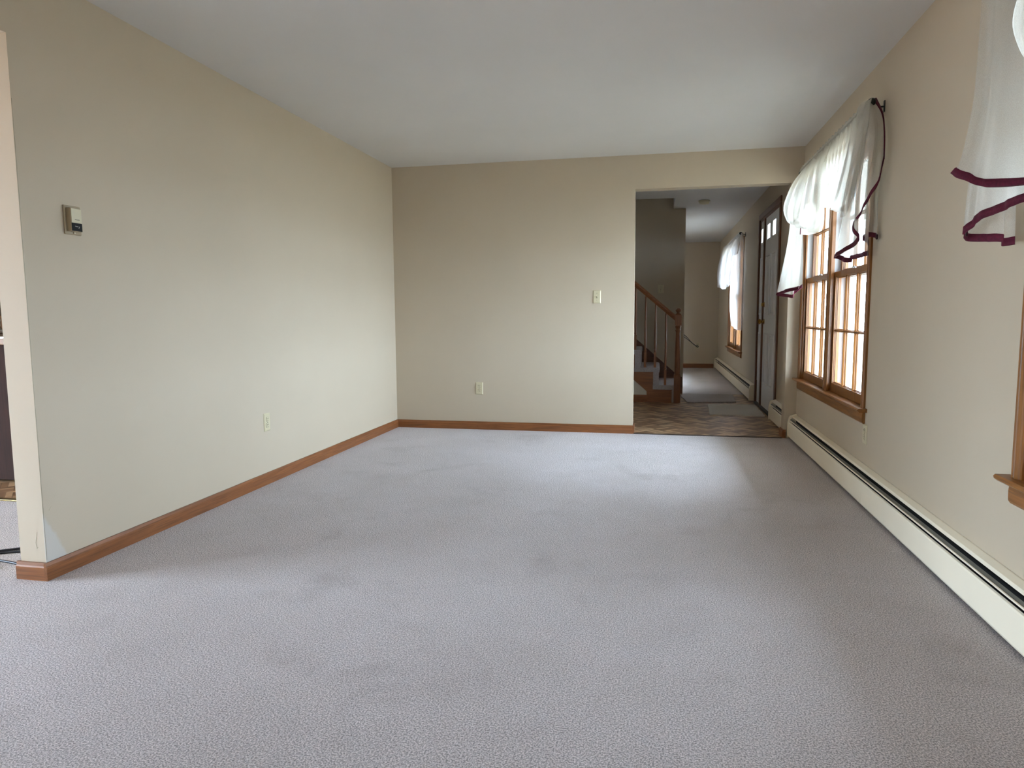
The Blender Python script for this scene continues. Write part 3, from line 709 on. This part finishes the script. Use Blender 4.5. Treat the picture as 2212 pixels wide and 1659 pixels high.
# ================================================================== baseboard heaters
def heater(y0, y1, label, seams=(), caps=(True, True), drop=None):
    h = thing('baseboard_heater', (XR, (y0+y1)/2, 0), label=label, cat='heater', group='ivory baseboard heaters')
    a = XR
    ys = [y0] + list(seams) + [y1]
    c0 = 0.012 if caps[0] else 0; c1 = 0.012 if caps[1] else 0
    link('back_plate', box(a-0.004, a, y0, y1, 0.010, 0.198), 'black_gap', h)
    link('fin_element', MB().box(a-0.050, a-0.006, y0+0.03, y1-0.03, 0.050, 0.112).prism([(a-0.034+0.011*math.cos(k), 0.122+0.011*math.sin(k)) for k in [i*math.pi/4 for i in range(8)]], 1, y0+.01, y1-.01), 'black_gap', h)
    for i in range(len(ys)-1):
        p, q = ys[i]+(c0 if i == 0 else 0.0012), ys[i+1]-(c1 if i == len(ys)-2 else 0.0012)
        link('top_cover', MB().prism([(a-0.001, 0.207), (a-0.006, 0.207), (a-0.034, 0.199), (a-0.038, 0.193), (a-0.038, 0.186), (a-0.035, 0.186), (a-0.032, 0.194), (a-0.006, 0.202), (a-0.001, 0.202)], 1, p, q), 'heater', h)
        link('front_panel', MB().prism([(a-0.057, 0.147), (a-0.064, 0.144), (a-0.067, 0.138), (a-0.067, 0.030), (a-0.060, 0.018), (a-0.052, 0.016), (a-0.052, 0.020), (a-0.060, 0.028), (a-0.063, 0.136), (a-0.061, 0.140), (a-0.057, 0.143)], 1, p, q), 'heater', h)
        dm = link('damper', MB().prism([(a-0.0575, 0.160), (a-0.044, 0.172), (a-0.043, 0.170), (a-0.0575, 0.157)], 1, p+.002, q-.002), 'damper', h)
        link('damper_lip', MB().prism([(a-0.0605, 0.1585), (a-0.0605, 0.1640), (a-0.0565, 0.1650), (a-0.0565, 0.1585)], 1, p+.002, q-.002), 'heater', dm)
        if drop and i == drop:
            dm.rotation_euler = (math.radians(0.35), 0, 0)
    capp = [(a-0.001, 0.212), (a-0.010, 0.212), (a-0.054, 0.200), (a-0.062, 0.188), (a-0.071, 0.140), (a-0.071, 0.012), (a-0.001, 0.012)]
    if caps[0]: link('end_cap', MB().prism(capp, 1, y0, y0+0.055 if y1-y0 > 3 and False else y0+0.045), 'heater', h)
    if caps[1]: link('end_cap', MB().prism(capp, 1, y1-0.018, y1), 'heater', h)
    return h
heater(-0.9, 6.196, 'long ivory baseboard heater under the twin living room windows', seams=(1.2, 4.02))
heater(6.345, 7.225, 'short ivory baseboard heater between the hall opening and the front door', caps=(False, True))
heater(8.72, 13.93, 'ivory baseboard heater under the far room window', seams=(11.4,), drop=1)

# ================================================================== wall plates
def mapped(wall, y, z):
    """local (u right, v up, w out of the wall) to room coordinates"""
    if wall == 'left': return lambda u, v, w: (XL+w, y+u, z+v)
    if wall == 'right': return lambda u, v, w: (XR-w, y-u, z+v)
    if wall[0] == 'y': 
        yy = float(wall[1:]); return lambda u, v, w: (y+u, yy-w, z+v)
def xf(mb, fn):
    mb.v = [fn(*p) for p in mb.v]; return mb
def slab(u0, u1, v0, v1, w0, w1): return box(u0, u1, v0, v1, w0, w1)
def plate(w=0.070, h=0.115):
    return MB().quadset([(-w/2, -h/2, 0), (w/2, -h/2, 0), (w/2, h/2, 0), (-w/2, h/2, 0), (-w/2, -h/2, .002), (w/2, -h/2, .002), (w/2, h/2, .002), (-w/2, h/2, .002), (-w/2+.006, -h/2+.006, .0065), (w/2-.006, -h/2+.006, .0065), (w/2-.006, h/2-.006, .0065), (-w/2+.006, h/2-.006, .0065)],
        [(0, 3, 2, 1), (0, 1, 5, 4), (1, 2, 6, 5), (2, 3, 7, 6), (3, 0, 4, 7), (4, 5, 9, 8), (5, 6, 10, 9), (6, 7, 11, 10), (7, 4, 8, 11), (8, 9, 10, 11)])
def outlet(wall, y, z, label):
    fn = mapped(wall, y, z)
    r = thing('power_outlet', fn(0, -0.0575, 0), label=label, cat='outlet', group='almond duplex outlets')
    link('cover_plate', xf(plate(), fn), 'almond', r)
    for s in (1, -1):
        c = []
        for k in range(24):
            g = 2*math.pi*k/24
            c.append((0.0172*math.cos(g), s*0.0195+max(-0.0135, min(0.0135, 0.0172*math.sin(g)))))
        rim = link('receptacle', xf(MB().prism([(u*1.1, s*0.0195+(v-s*0.0195)*1.1) for u, v in c], 2, 0.006, 0.0069), fn), 'screw', r)
        link('receptacle_face', xf(MB().prism(c, 2, 0.006, 0.0085), fn), 'almond', rim)
        for u in (-0.0065, 0.0065):
            link('slot', xf(slab(u-0.0014, u+0.0014, s*0.0195+0.000, s*0.0195+0.0085, 0.008, 0.0089), fn), 'almond_dark', rim)
        link('slot', xf(MB().prism([(0.0028*math.cos(g), s*0.0195-0.0075+0.0028*math.sin(g)) for g in [i*math.pi/5 for i in range(10)]], 2, 0.008, 0.0089), fn), 'almond_dark', rim)
    link('screw', xf(MB().lathe([(0.0032, 0.006), (0.0032, 0.0075), (0.0015, 0.008)], (0, 0, 0), 2, 12), fn), 'screw', r)
    return r
def switch(wall, y, z, label):
    fn = mapped(wall, y, z)
    r = thing('light_switch', fn(0, -0.0575, 0), label=label, cat='light switch', group='almond toggle switches')
    link('cover_plate', xf(plate(), fn), 'almond', r)
    link('toggle_bezel', xf(slab(-0.0055, 0.0055, -0.0125, 0.0125, 0.006, 0.0072), fn), 'screw', r)
    link('toggle', xf(MB().prism([(-0.007, 0.006), (0.007, 0.006), (0.013, 0.019), (0.006, 0.021)], 0, -0.0042, 0.0042), fn), 'almond', r, bevel=0.001)
    for v in (0.030, -0.030):
        link('screw', xf(MB().lathe([(0.0032, 0.006), (0.0032, 0.0075), (0.0015, 0.008)], (0, v, 0), 2, 12), fn), 'screw', r)
    return r
outlet('left', 3.951, 0.398, 'almond duplex outlet low on the left wall')
outlet('y%.3f' % D, -1.617, 0.388, 'almond duplex outlet low on the back wall')
outlet('right', 4.228, 0.380, 'almond duplex outlet just below the near end of the window sill')
outlet('y%.3f' % YF, 0.795, 0.44, 'outlet on the far room wall with black cord plugged in')
switch('y%.3f' % D, -0.525, 1.226, 'almond toggle switch on the back wall beside the hall opening')
switch('y9.480', 0.046, 1.395, 'almond toggle switch on the shaded wall above the stair rail')

# thermostat
th = thing('thermostat', (XL, 2.532, 1.424), label='tan and black box thermostat on the left wall', cat='thermostat')
link('wall_plate', box(XL, XL+0.007, 2.490, 2.575, 1.424, 1.545), 'taupe', th, bevel=0.003)
link('housing', MB().prism([(XL+0.007, 1.436), (XL+0.030, 1.436), (XL+0.030, 1.530), (XL+0.026, 1.534), (XL+0.007, 1.534)], 1, 2.499, 2.555), 'taupe', th, bevel=0.0015)
link('cover', box(XL+0.030, XL+0.032, 2.501, 2.553, 1.472, 1.531), 'almond', th, bevel=0.0008)
link('thumb_slot', box(XL+0.0315, XL+0.0325, 2.517, 2.541, 1.484, 1.486), 'almond_dark', th)
dp = link('display', box(XL+0.030, XL+0.0322, 2.501, 2.553, 1.438, 1.471), 'black', th)
for k, (y, z, w_, h_) in enumerate(((2.516, 1.457, 0.006, 0.002), (2.521, 1.4555, 0.003, 0.0025), (2.526, 1.4550, 0.004, 0.003), (2.534, 1.4555, 0.006, 0.0016), (2.536, 1.4525, 0.0016, 0.003), (2.533, 1.4495, 0.004, 0.0014))):
    link('display_mark', box(XL+0.0321, XL+0.0325, y, y+w_, z, z+h_), 'white_print', dp)
link('set_lever', box(XL+0.007, XL+0.012, 2.531, 2.536, 1.428, 1.437), 'almond', th)

# smoke detector
sd = thing('smoke_detector', (0.548, 8.88, H), label='round off white smoke detector on the hall ceiling', cat='smoke detector')
link('base_ring', MB().lathe([(0.066, 0), (0.070, 0.004), (0.070, 0.014)], (0.548, 8.88, H), 2, 28, -1), 'almond', sd)
link('cover', MB().lathe([(0.062, 0.014), (0.062, 0.020), (0.056, 0.038), (0.030, 0.044), (0.0, 0.045)], (0.548, 8.88, H), 2, 28, -1), 'almond', sd)

# ================================================================== staircase
RISE, RUN, YN, YB = 0.212, 0.222, 8.470, 9.452
st = thing('staircase', (0.0, 8.9, 0), label='oak railed staircase with grey carpeted steps rising leftward in the hall', cat='staircase')
NS = 11
rnd = random.Random(4)
def nose(k): return 0.268 - RUN*(k-1)
for k in range(1, NS+1):
    x, z, zb = nose(k), RISE*k, RISE*(k-1)
    t = 0.054
    # waterfall of carpet: rounded nosing, tread slab and riser slab in one L
    prof = [(x-RUN-0.081, z-0.002), (x-RUN-0.081, z-t)] + [(x-0.075, z-t), (x-0.078, z-t-0.008)] + [(x-0.078, zb+0.001), (x-0.012, zb+0.001)] + [(x-0.010, z-t-0.006), (x-0.004, z-t-0.002)]
    prof += [(x-0.027+0.027*math.cos(g), z-0.027+0.027*math.sin(g)) for g in [math.radians(q) for q in (-50, -20, 10, 40, 70, 90)]]
    link('carpet_step', MB().prism(prof, 1, YN-0.004, YB), 'carpet_stair', st)
# outer stringer: saw-tooth top under the carpet, sloped bottom
prof = [(0.215, 0.0)]
for k in range(1, NS+1):
    x, z = nose(k)-0.078, RISE*k-0.055
    prof += [(0.215 if k == 1 else x, z), (nose(k+1)-0.078, z)]
prof += [(nose(NS+1)-0.10, RISE*NS-0.30), (-0.108, 0.135), (-0.100, 0.0)]
link('stringer', MB().prism(prof, 1, YN+0.006, YN+0.030), 'oak_x', st)
structure('wall_under_stair', MB().prism([(-0.104, 0), (-0.110, 0.138), (-2.30, 2.19), (-2.30, 0)], 1, YN+0.012, YN+0.08), 'wall')
structure('baseboard_hall', MB().prism([(YN+0.012, 0), (YN-0.002, 0), (YN-0.002, 0.066), (YN+0.005, 0.090), (YN+0.012, 0.090)], 0, -2.30, -0.101), 'oak_x', label='oak baseboard under the stair')
# skirt board on the wall behind
link('skirt_board', MB().prism([(0.345, 0.0), (0.345, 0.225), (0.29, 0.245), (-2.20, 2.44), (-2.20, 2.10), (0.15, 0.0)], 1, YB, 9.479), 'dark_x', st)
RZ = lambda x: 0.978 + 0.855*(0.225-x)      # underside of the handrail
YC = 8.497
rl = MB()
rail_prof = [(-0.020, 0.0), (0.020, 0.0), (0.026, 0.018), (0.030, 0.034), (0.026, 0.052), (0.014, 0.064), (-0.014, 0.064), (-0.026, 0.052), (-0.030, 0.034), (-0.026, 0.018)]
n_ = len(rail_prof)
vs = [(xx, YC+a, RZ(xx)+b*1.15) for xx in (0.222, -1.95) for a, b in rail_prof]
rl.quadset(vs, [(i, (i+1) % n_, n_+(i+1) % n_, n_+i) for i in range(n_)] + [tuple(range(n_)), tuple(range(2*n_-1, n_-1, -1))])
link('handrail', rl, 'oak_x', st)
xs_b = [0.110, -0.013, -0.131, -0.250] + [-0.250-0.1185*k for k in range(1, 13)]
for i, x in enumerate(xs_b):
    k = int((0.268 - 0.012 - x)//RUN) + 1
    z0 = RISE*k - 0.003; z1 = RZ(x)+0.003; L = z1-z0
    q = 0.0145
    mb = box(x-q, x+q, YC-q, YC+q, z0, z0+0.185)
    zz = z0+0.185
    mb.lathe([(0.0145, 0), (0.010, 0.006), (0.0155, 0.014), (0.016, 0.022), (0.0105, 0.030), (0.0125, 0.045), (0.0140, 0.10), (0.0125, 0.25), (0.0085, L-0.185-0.07), (0.0080, L-0.185-0.03), (0.0095, L-0.185-0.02), (0.0085, L-0.185)], (x, YC, zz), 2, 12)
    link('baluster', mb, 'oak_z', st)
nx, nq = 0.2515, 0.038
nw = MB().box(nx-nq, nx+nq, YC-nq, YC+nq, 0.001, 0.335)
nw.quadset([(nx+sx*a, YC+sy*a, z) for z, a in ((0.335, nq), (0.350, 0.030)) for sx, sy in ((-1, -1), (1, -1), (1, 1), (-1, 1))], [(0, 1, 5, 4), (1, 2, 6, 5), (2, 3, 7, 6), (3, 0, 4, 7), (4, 5, 6, 7)])
nw.lathe([(0.033, 0.345), (0.034, 0.37), (0.032, 0.50), (0.028, 0.70), (0.025, 0.83), (0.026, 0.855), (0.033, 0.865), (0.033, 0.875), (0.025, 0.885), (0.030, 0.900), (0.034, 0.912), (0.034, 0.922), (0.028, 0.930)], (nx, YC, 0), 2, 20)
nw.box(nx-nq, nx+nq, YC-nq, YC+nq, 0.930, 1.055)
nw.quadset([(nx+sx*a, YC+sy*a, z) for z, a in ((1.055, nq), (1.072, 0.024)) for sx, sy in ((-1, -1), (1, -1), (1, 1), (-1, 1))], [(0, 1, 5, 4), (1, 2, 6, 5), (2, 3, 7, 6), (3, 0, 4, 7), (4, 5, 6, 7)])
np_ = link('newel_post', nw, 'oak_z', st)
link('newel_cap', MB().lathe([(0.020, 1.070), (0.018, 1.082), (0.024, 1.090), (0.033, 1.102), (0.034, 1.112), (0.028, 1.126), (0.014, 1.136), (0.0, 1.138)], (nx, YC, 0), 2, 20), 'oak_z', np_)

# ================================================================== mats in the hall
def mat_obj(name, poly, z, mat, label):
    """pile mat with a slightly ragged edge"""
    r = random.Random(7); pts = []
    n = len(poly)
    for i in range(n):
        a, b = Vector(poly[i]), Vector(poly[(i+1) % n])
        m = max(2, int((b-a).length/0.02))
        for k in range(m):
            p = a.lerp(b, k/m); nn = Vector((-(b-a).y, (b-a).x)).normalized()
            pts.append(p + nn*r.uniform(-0.006, 0.006))
    mb = MB().prism([(p.x, p.y) for p in pts], 2, -0.002, z)
    return link(name, mb, mat, label=label, cat='mat', group='hall mats')
mat_obj('door_mat', [(0.60, 8.31), (0.565, 7.48), (1.115, 7.485), (1.130, 8.36)], 0.012, 'mat_light', 'pale rectangular mat in front of the white door')
mat_obj('floor_mat', [(0.325, 9.10), (0.375, 8.50), (0.42, 8.475), (0.95, 8.60), (0.985, 9.39), (0.36, 9.36)], 0.012, 'mat_dark', 'taupe mat beside the newel post at the far room')

# ================================================================== curtain rods and sheers
def cr(p, t):
    """Catmull-Rom through a list of points, t in 0..1"""
    n = len(p)-1; s = min(n-1e-9, max(0, t*n)); i = int(s); f = s-i
    P = [Vector(p[max(0, min(n, i+k))]) for k in (-1, 0, 1, 2)]
    return 0.5*((2*P[1]) + (P[2]-P[0])*f + (2*P[0]-5*P[1]+4*P[2]-P[3])*f*f + (-P[0]+3*P[1]-3*P[2]+P[3])*f*f*f)

def cloth(key, nu, nv, folds=0, amp=0.0, grow=1.0, dy=lambda y: y, seed=1, crinkle=0.0):
    cols = CLOTH[key]; r = random.Random(seed)
    ph = r.uniform(0, 6)
    rows = []
    for j in range(nv+1):
        v = j/nv
        ctrl = [cr(c, v) for c in cols]
        row = []
        for i in range(nu+1):
            u = i/nu
            p = cr(ctrl, u)
            wv = (math.sin(u*folds*2*math.pi + ph + 0.8*math.sin(3*v+ph)) + 0.35*math.sin(u*folds*5.3*math.pi + 2*ph + v*2)) * amp
            wv *= (0.35 + 0.65*min(1, v*1.6)) if grow > 0 else (1-0.5*v)
            q = p + Vector((-wv, wv*0.5, 0))
            if crinkle: q += Vector((-crinkle*math.sin(u*folds*9+v*4), 0, 0))*(1-v)
            q.x = min(q.x, XR-0.012)
            q.y = dy(q.y)
            row.append(tuple(q))
        rows.append(row)
    return rows

def ribbon(line, inner, th=0.0035):
    """flat braid along an edge: line = edge points, inner = points on the cloth behind it"""
    mb = MB(); ra, rb, rc, rd = [], [], [], []
    for i, (a, b) in enumerate(zip(line, inner)):
        a, b = Vector(a), Vector(b)
        d_ = (b-a).normalized()*0.024
        t = (Vector(line[min(i+1, len(line)-1)])-Vector(line[max(0, i-1)])).normalized()
        n = t.cross(d_)
        n = n.normalized()*th if n.length > 1e-7 else Vector((th, 0, 0))
        ra.append(a-d_*0.08+n); rb.append(a+d_+n); rc.append(a+d_-n); rd.append(a-d_*0.08-n)
    return mb.grid([ra, rb, rc, rd, ra])

def dense(line, m):
    return [tuple(cr(line, k/m)) for k in range(m+1)]

def valance(name, label, keys, mat, ymap=lambda y: y, trims=(), header=None, base=None, group=None):
    v = thing(name, base, label=label, cat='curtain', group=group)
    for key, nm, nu, nv, folds, amp, cri in keys:
        dy = ymap if not key.startswith(('w2', 'fr')) else (lambda y: y)
        rows = cloth(key, nu, nv, folds, amp, 1, dy, seed=len(key)*7, crinkle=cri)
        part = link(nm, MB().grid(rows), mat, v)
        if key in trims:
            hem, ins = rows[-1], rows[-2]
            if key != 'under_swag': link('braid', ribbon(hem, ins), 'burgundy', part)
            if key == 'near_tail_front':
                e = [r[-1] for r in rows]; f = [r[-2] for r in rows]
                link('braid', ribbon(e, f), 'burgundy', part)
            if key == 'under_swag':
                e = [r[0] for r in rows[nv//2:]]; f = [r[1] for r in rows[nv//2:]]
                link('braid', ribbon(e, f), 'burgundy', part)
    if header:
        y0, y1, x, z = header       # gathered rod pocket: tight ruffle round the rod with a little frill above
        n = int((y1-y0)/0.006); rows = []
        for (dz, dx, a_) in ((0.026, 0.000, 0.010), (0.012, -0.004, 0.008), (0.009, -0.011, 0.004), (-0.004, -0.013, 0.003), (-0.012, -0.008, 0.005), (-0.05, -0.006, 0.010), (-0.10, -0.010, 0.014)):
            row = []
            for i in range(n+1):
                y = y0+(y1-y0)*i/n
                g = math.sin(i*0.9+1.7*math.sin(i*0.13))
                row.append((x+dx-a_*abs(g)*0.9+0.2*a_, y+0.004*math.cos(i*0.9), z+dz+0.006*math.sin(i*0.9*0.5+1)*(1 if dz > 0.02 else 0.2)))
            rows.append(row)
        link('rod_pocket', MB().grid(rows), mat, v)
    return v

def rod(y0, y1, x, z, label):
    r = thing('curtain_rod', (XR, (y0+y1)/2, z), label=label, cat='curtain rod', group='dark curtain rods')
    link('rod', MB().tube([(x, y0, z), (x, (y0+y1)/2, z), (x, y1-0.03, z), (x+0.02, y1, z), (XR-0.002, y1+0.004, z)], 0.0075, 10), 'rod', r)
    link('finial', MB().lathe([(0.006, -0.008), (0.010, 0.0), (0.018, 0.008), (0.0215, 0.020), (0.018, 0.032), (0.009, 0.039), (0.0, 0.041)], (x, y0+0.005, z), 1, 18, -1), 'rod', r)
    for y in (y0+0.05, (y0+y1)/2):
        link('bracket', MB().box(x-0.004, XR, y-0.006, y+0.006, z-0.014, z-0.007).box(XR-0.004, XR, y-0.010, y+0.010, z-0.04, z+0.02), 'rod', r)
    return r

RX, RZ_ = 1.098, 2.183
rod(4.105, 6.02, RX, RZ_, 'dark rod with ball end over the window beside the hall opening')
rod(1.60, 2.60, RX, RZ_, 'dark rod over the window at the right edge of the picture')
rod(10.02, 11.94, RX+0.01, 2.155, 'dark rod over the far room window')
T = {'near_tail_front', 'near_tail_middle', 'near_tail_back', 'far_tail_front', 'far_tail_back', 'w2_tail_front', 'w2_tail_middle', 'w2_tail_back', 'under_swag'}
K1 = [('near_tail_back', 'tail', 40, 40, 3, 0.004, 0), ('near_tail_middle', 'tail', 44, 44, 3, 0.006, 0), ('near_tail_front', 'tail', 60, 48, 3, 0.006, 0),
      ('middle_swag', 'swag', 90, 30, 9, 0.011, 0), ('main_swag', 'swag', 70, 44, 4, 0.020, 0), ('under_swag', 'swag', 24, 16, 2, 0.004, 0),
      ('far_swag', 'swag', 48, 40, 3, 0.016, 0), ('near_swag', 'swag', 54, 36, 4, 0.013, 0)]
valance('sheer_valance', 'white sheer scarf valance with burgundy braid over the window by the hall', K1 + [('far_tail_back', 'tail', 40, 30, 2, 0.004, 0), ('far_tail_front', 'tail', 36, 30, 2, 0.005, 0)],
        'sheer', lambda y: y, T, (4.24, 5.90, RX, RZ_), (1.09, 5.1, 1.19), 'burgundy trimmed scarf valances')
valance('sheer_valance', 'white sheer scarf valance with burgundy braid at the right edge of the picture', K1 + [('w2_tail_back', 'tail', 50, 36, 3, 0.004, 0), ('w2_tail_middle', 'tail', 44, 36, 3, 0.004, 0), ('w2_tail_front', 'tail', 56, 40, 2, 0.004, 0)],
        'sheer', lambda y: 2.285-(5.9-y)*0.38, T, (1.66, 2.44, RX, RZ_), (1.09, 2.0, 1.28), 'burgundy trimmed scarf valances')
valance('sheer_curtain', 'plain white sheer scarf over the far room window', [('fr_tail', 'tail', 40, 40, 3, 0.006, 0), ('fr_swag', 'swag', 50, 36, 4, 0.012, 0), ('fr_fold', 'swag', 24, 18, 2, 0.006, 0)],
        'sheer_white', lambda y: y, (), (10.15, 11.85, RX+0.01, 2.155), (1.09, 11.0, 0.86))

# ================================================================== cords
def cable(name, pts, r, label, mat='cable', n=60):
    return link(name, MB().tube(dense(pts, n), r, 8), mat, label=label, cat='cable')
cable('power_cable', [(-2.62, 2.70, 0.012), (-2.80, 2.63, 0.006), (-2.95, 2.53, 0.006), (-3.05, 2.44, 0.006), (-2.98, 2.41, 0.006), (-2.83, 2.425, 0.006), (-2.66, 2.395, 0.006), (-2.61, 2.38, 0.006)], 0.0055, 'black cable loop on the carpet behind the wall end')
cable('power_cable', [(-2.63, 2.60, 0.012), (-2.84, 2.545, 0.006), (-2.96, 2.47, 0.006), (-2.90, 2.38, 0.006), (-2.76, 2.355, 0.006)], 0.0055, 'second black cable with a loose end on the dining carpet')
fc = cable('appliance_cord', [(0.806, YF-0.012, 0.43), (0.79, YF-0.10, 0.41), (0.70, YF-0.28, 0.48), (0.55, YF-0.45, 0.60), (0.36, YF-0.6, 0.74)], 0.006, 'black cord rising from the far room outlet')
cable('appliance_cord', [(0.790, YF-0.012, 0.45), (0.76, YF-0.10, 0.44), (0.66, YF-0.30, 0.52), (0.52, YF-0.45, 0.66), (0.34, YF-0.6, 0.72)], 0.006, 'second black cord crossing above the far room outlet')

# ================================================================== kitchen glimpse left of the wall end
kc = thing('kitchen_cabinet', (-4.9, 4.1, 0), label='dark brown kitchen cabinet end beyond the left opening', cat='cabinet')
link('body', box(-5.7, -4.06, 3.66, 4.55, 0.10, 0.905), 'dark_cab', kc)
link('toe_kick', box(-5.7, -4.10, 3.72, 4.50, 0.0, 0.10), 'dark_cab', kc)
link('end_panel', box(-5.7, -4.05, 3.645, 3.66, 0.02, 0.905), 'dark_cab', kc, bevel=0.003)
ct = thing('countertop', (-4.9, 4.1, 0.905), label='brown laminate countertop with metal edge on the dark cabinet', cat='countertop')
link('slab', box(-5.72, -4.02, 3.60, 4.58, 0.905, 0.952), 'counter', ct, bevel=0.003)
link('edge_strip', box(-5.72, -4.02, 3.594, 3.600, 0.944, 0.956), 'chrome', ct, bevel=0.002)
link('backsplash', box(-5.72, -4.75, 4.54, 4.58, 0.952, 1.09), 'counter', ct, bevel=0.003)
fa = thing('kitchen_faucet', (-4.86, 4.30, 0.952), label='chrome faucet on the brown countertop', cat='faucet')
link('deck_plate', box(-5.02, -4.70, 4.27, 4.33, 0.952, 0.985), 'chrome', fa, bevel=0.008)
link('body', MB().lathe([(0.026, 0.985), (0.024, 1.02), (0.022, 1.04), (0.026, 1.05), (0.020, 1.062)], (-4.86, 4.30, 0), 2, 18), 'chrome', fa)
link('spout', MB().tube(dense([(-4.86, 4.30, 1.03), (-4.86, 4.22, 1.05), (-4.86, 4.12, 1.04), (-4.86, 4.09, 1.01)], 14), 0.011, 10), 'chrome', fa)
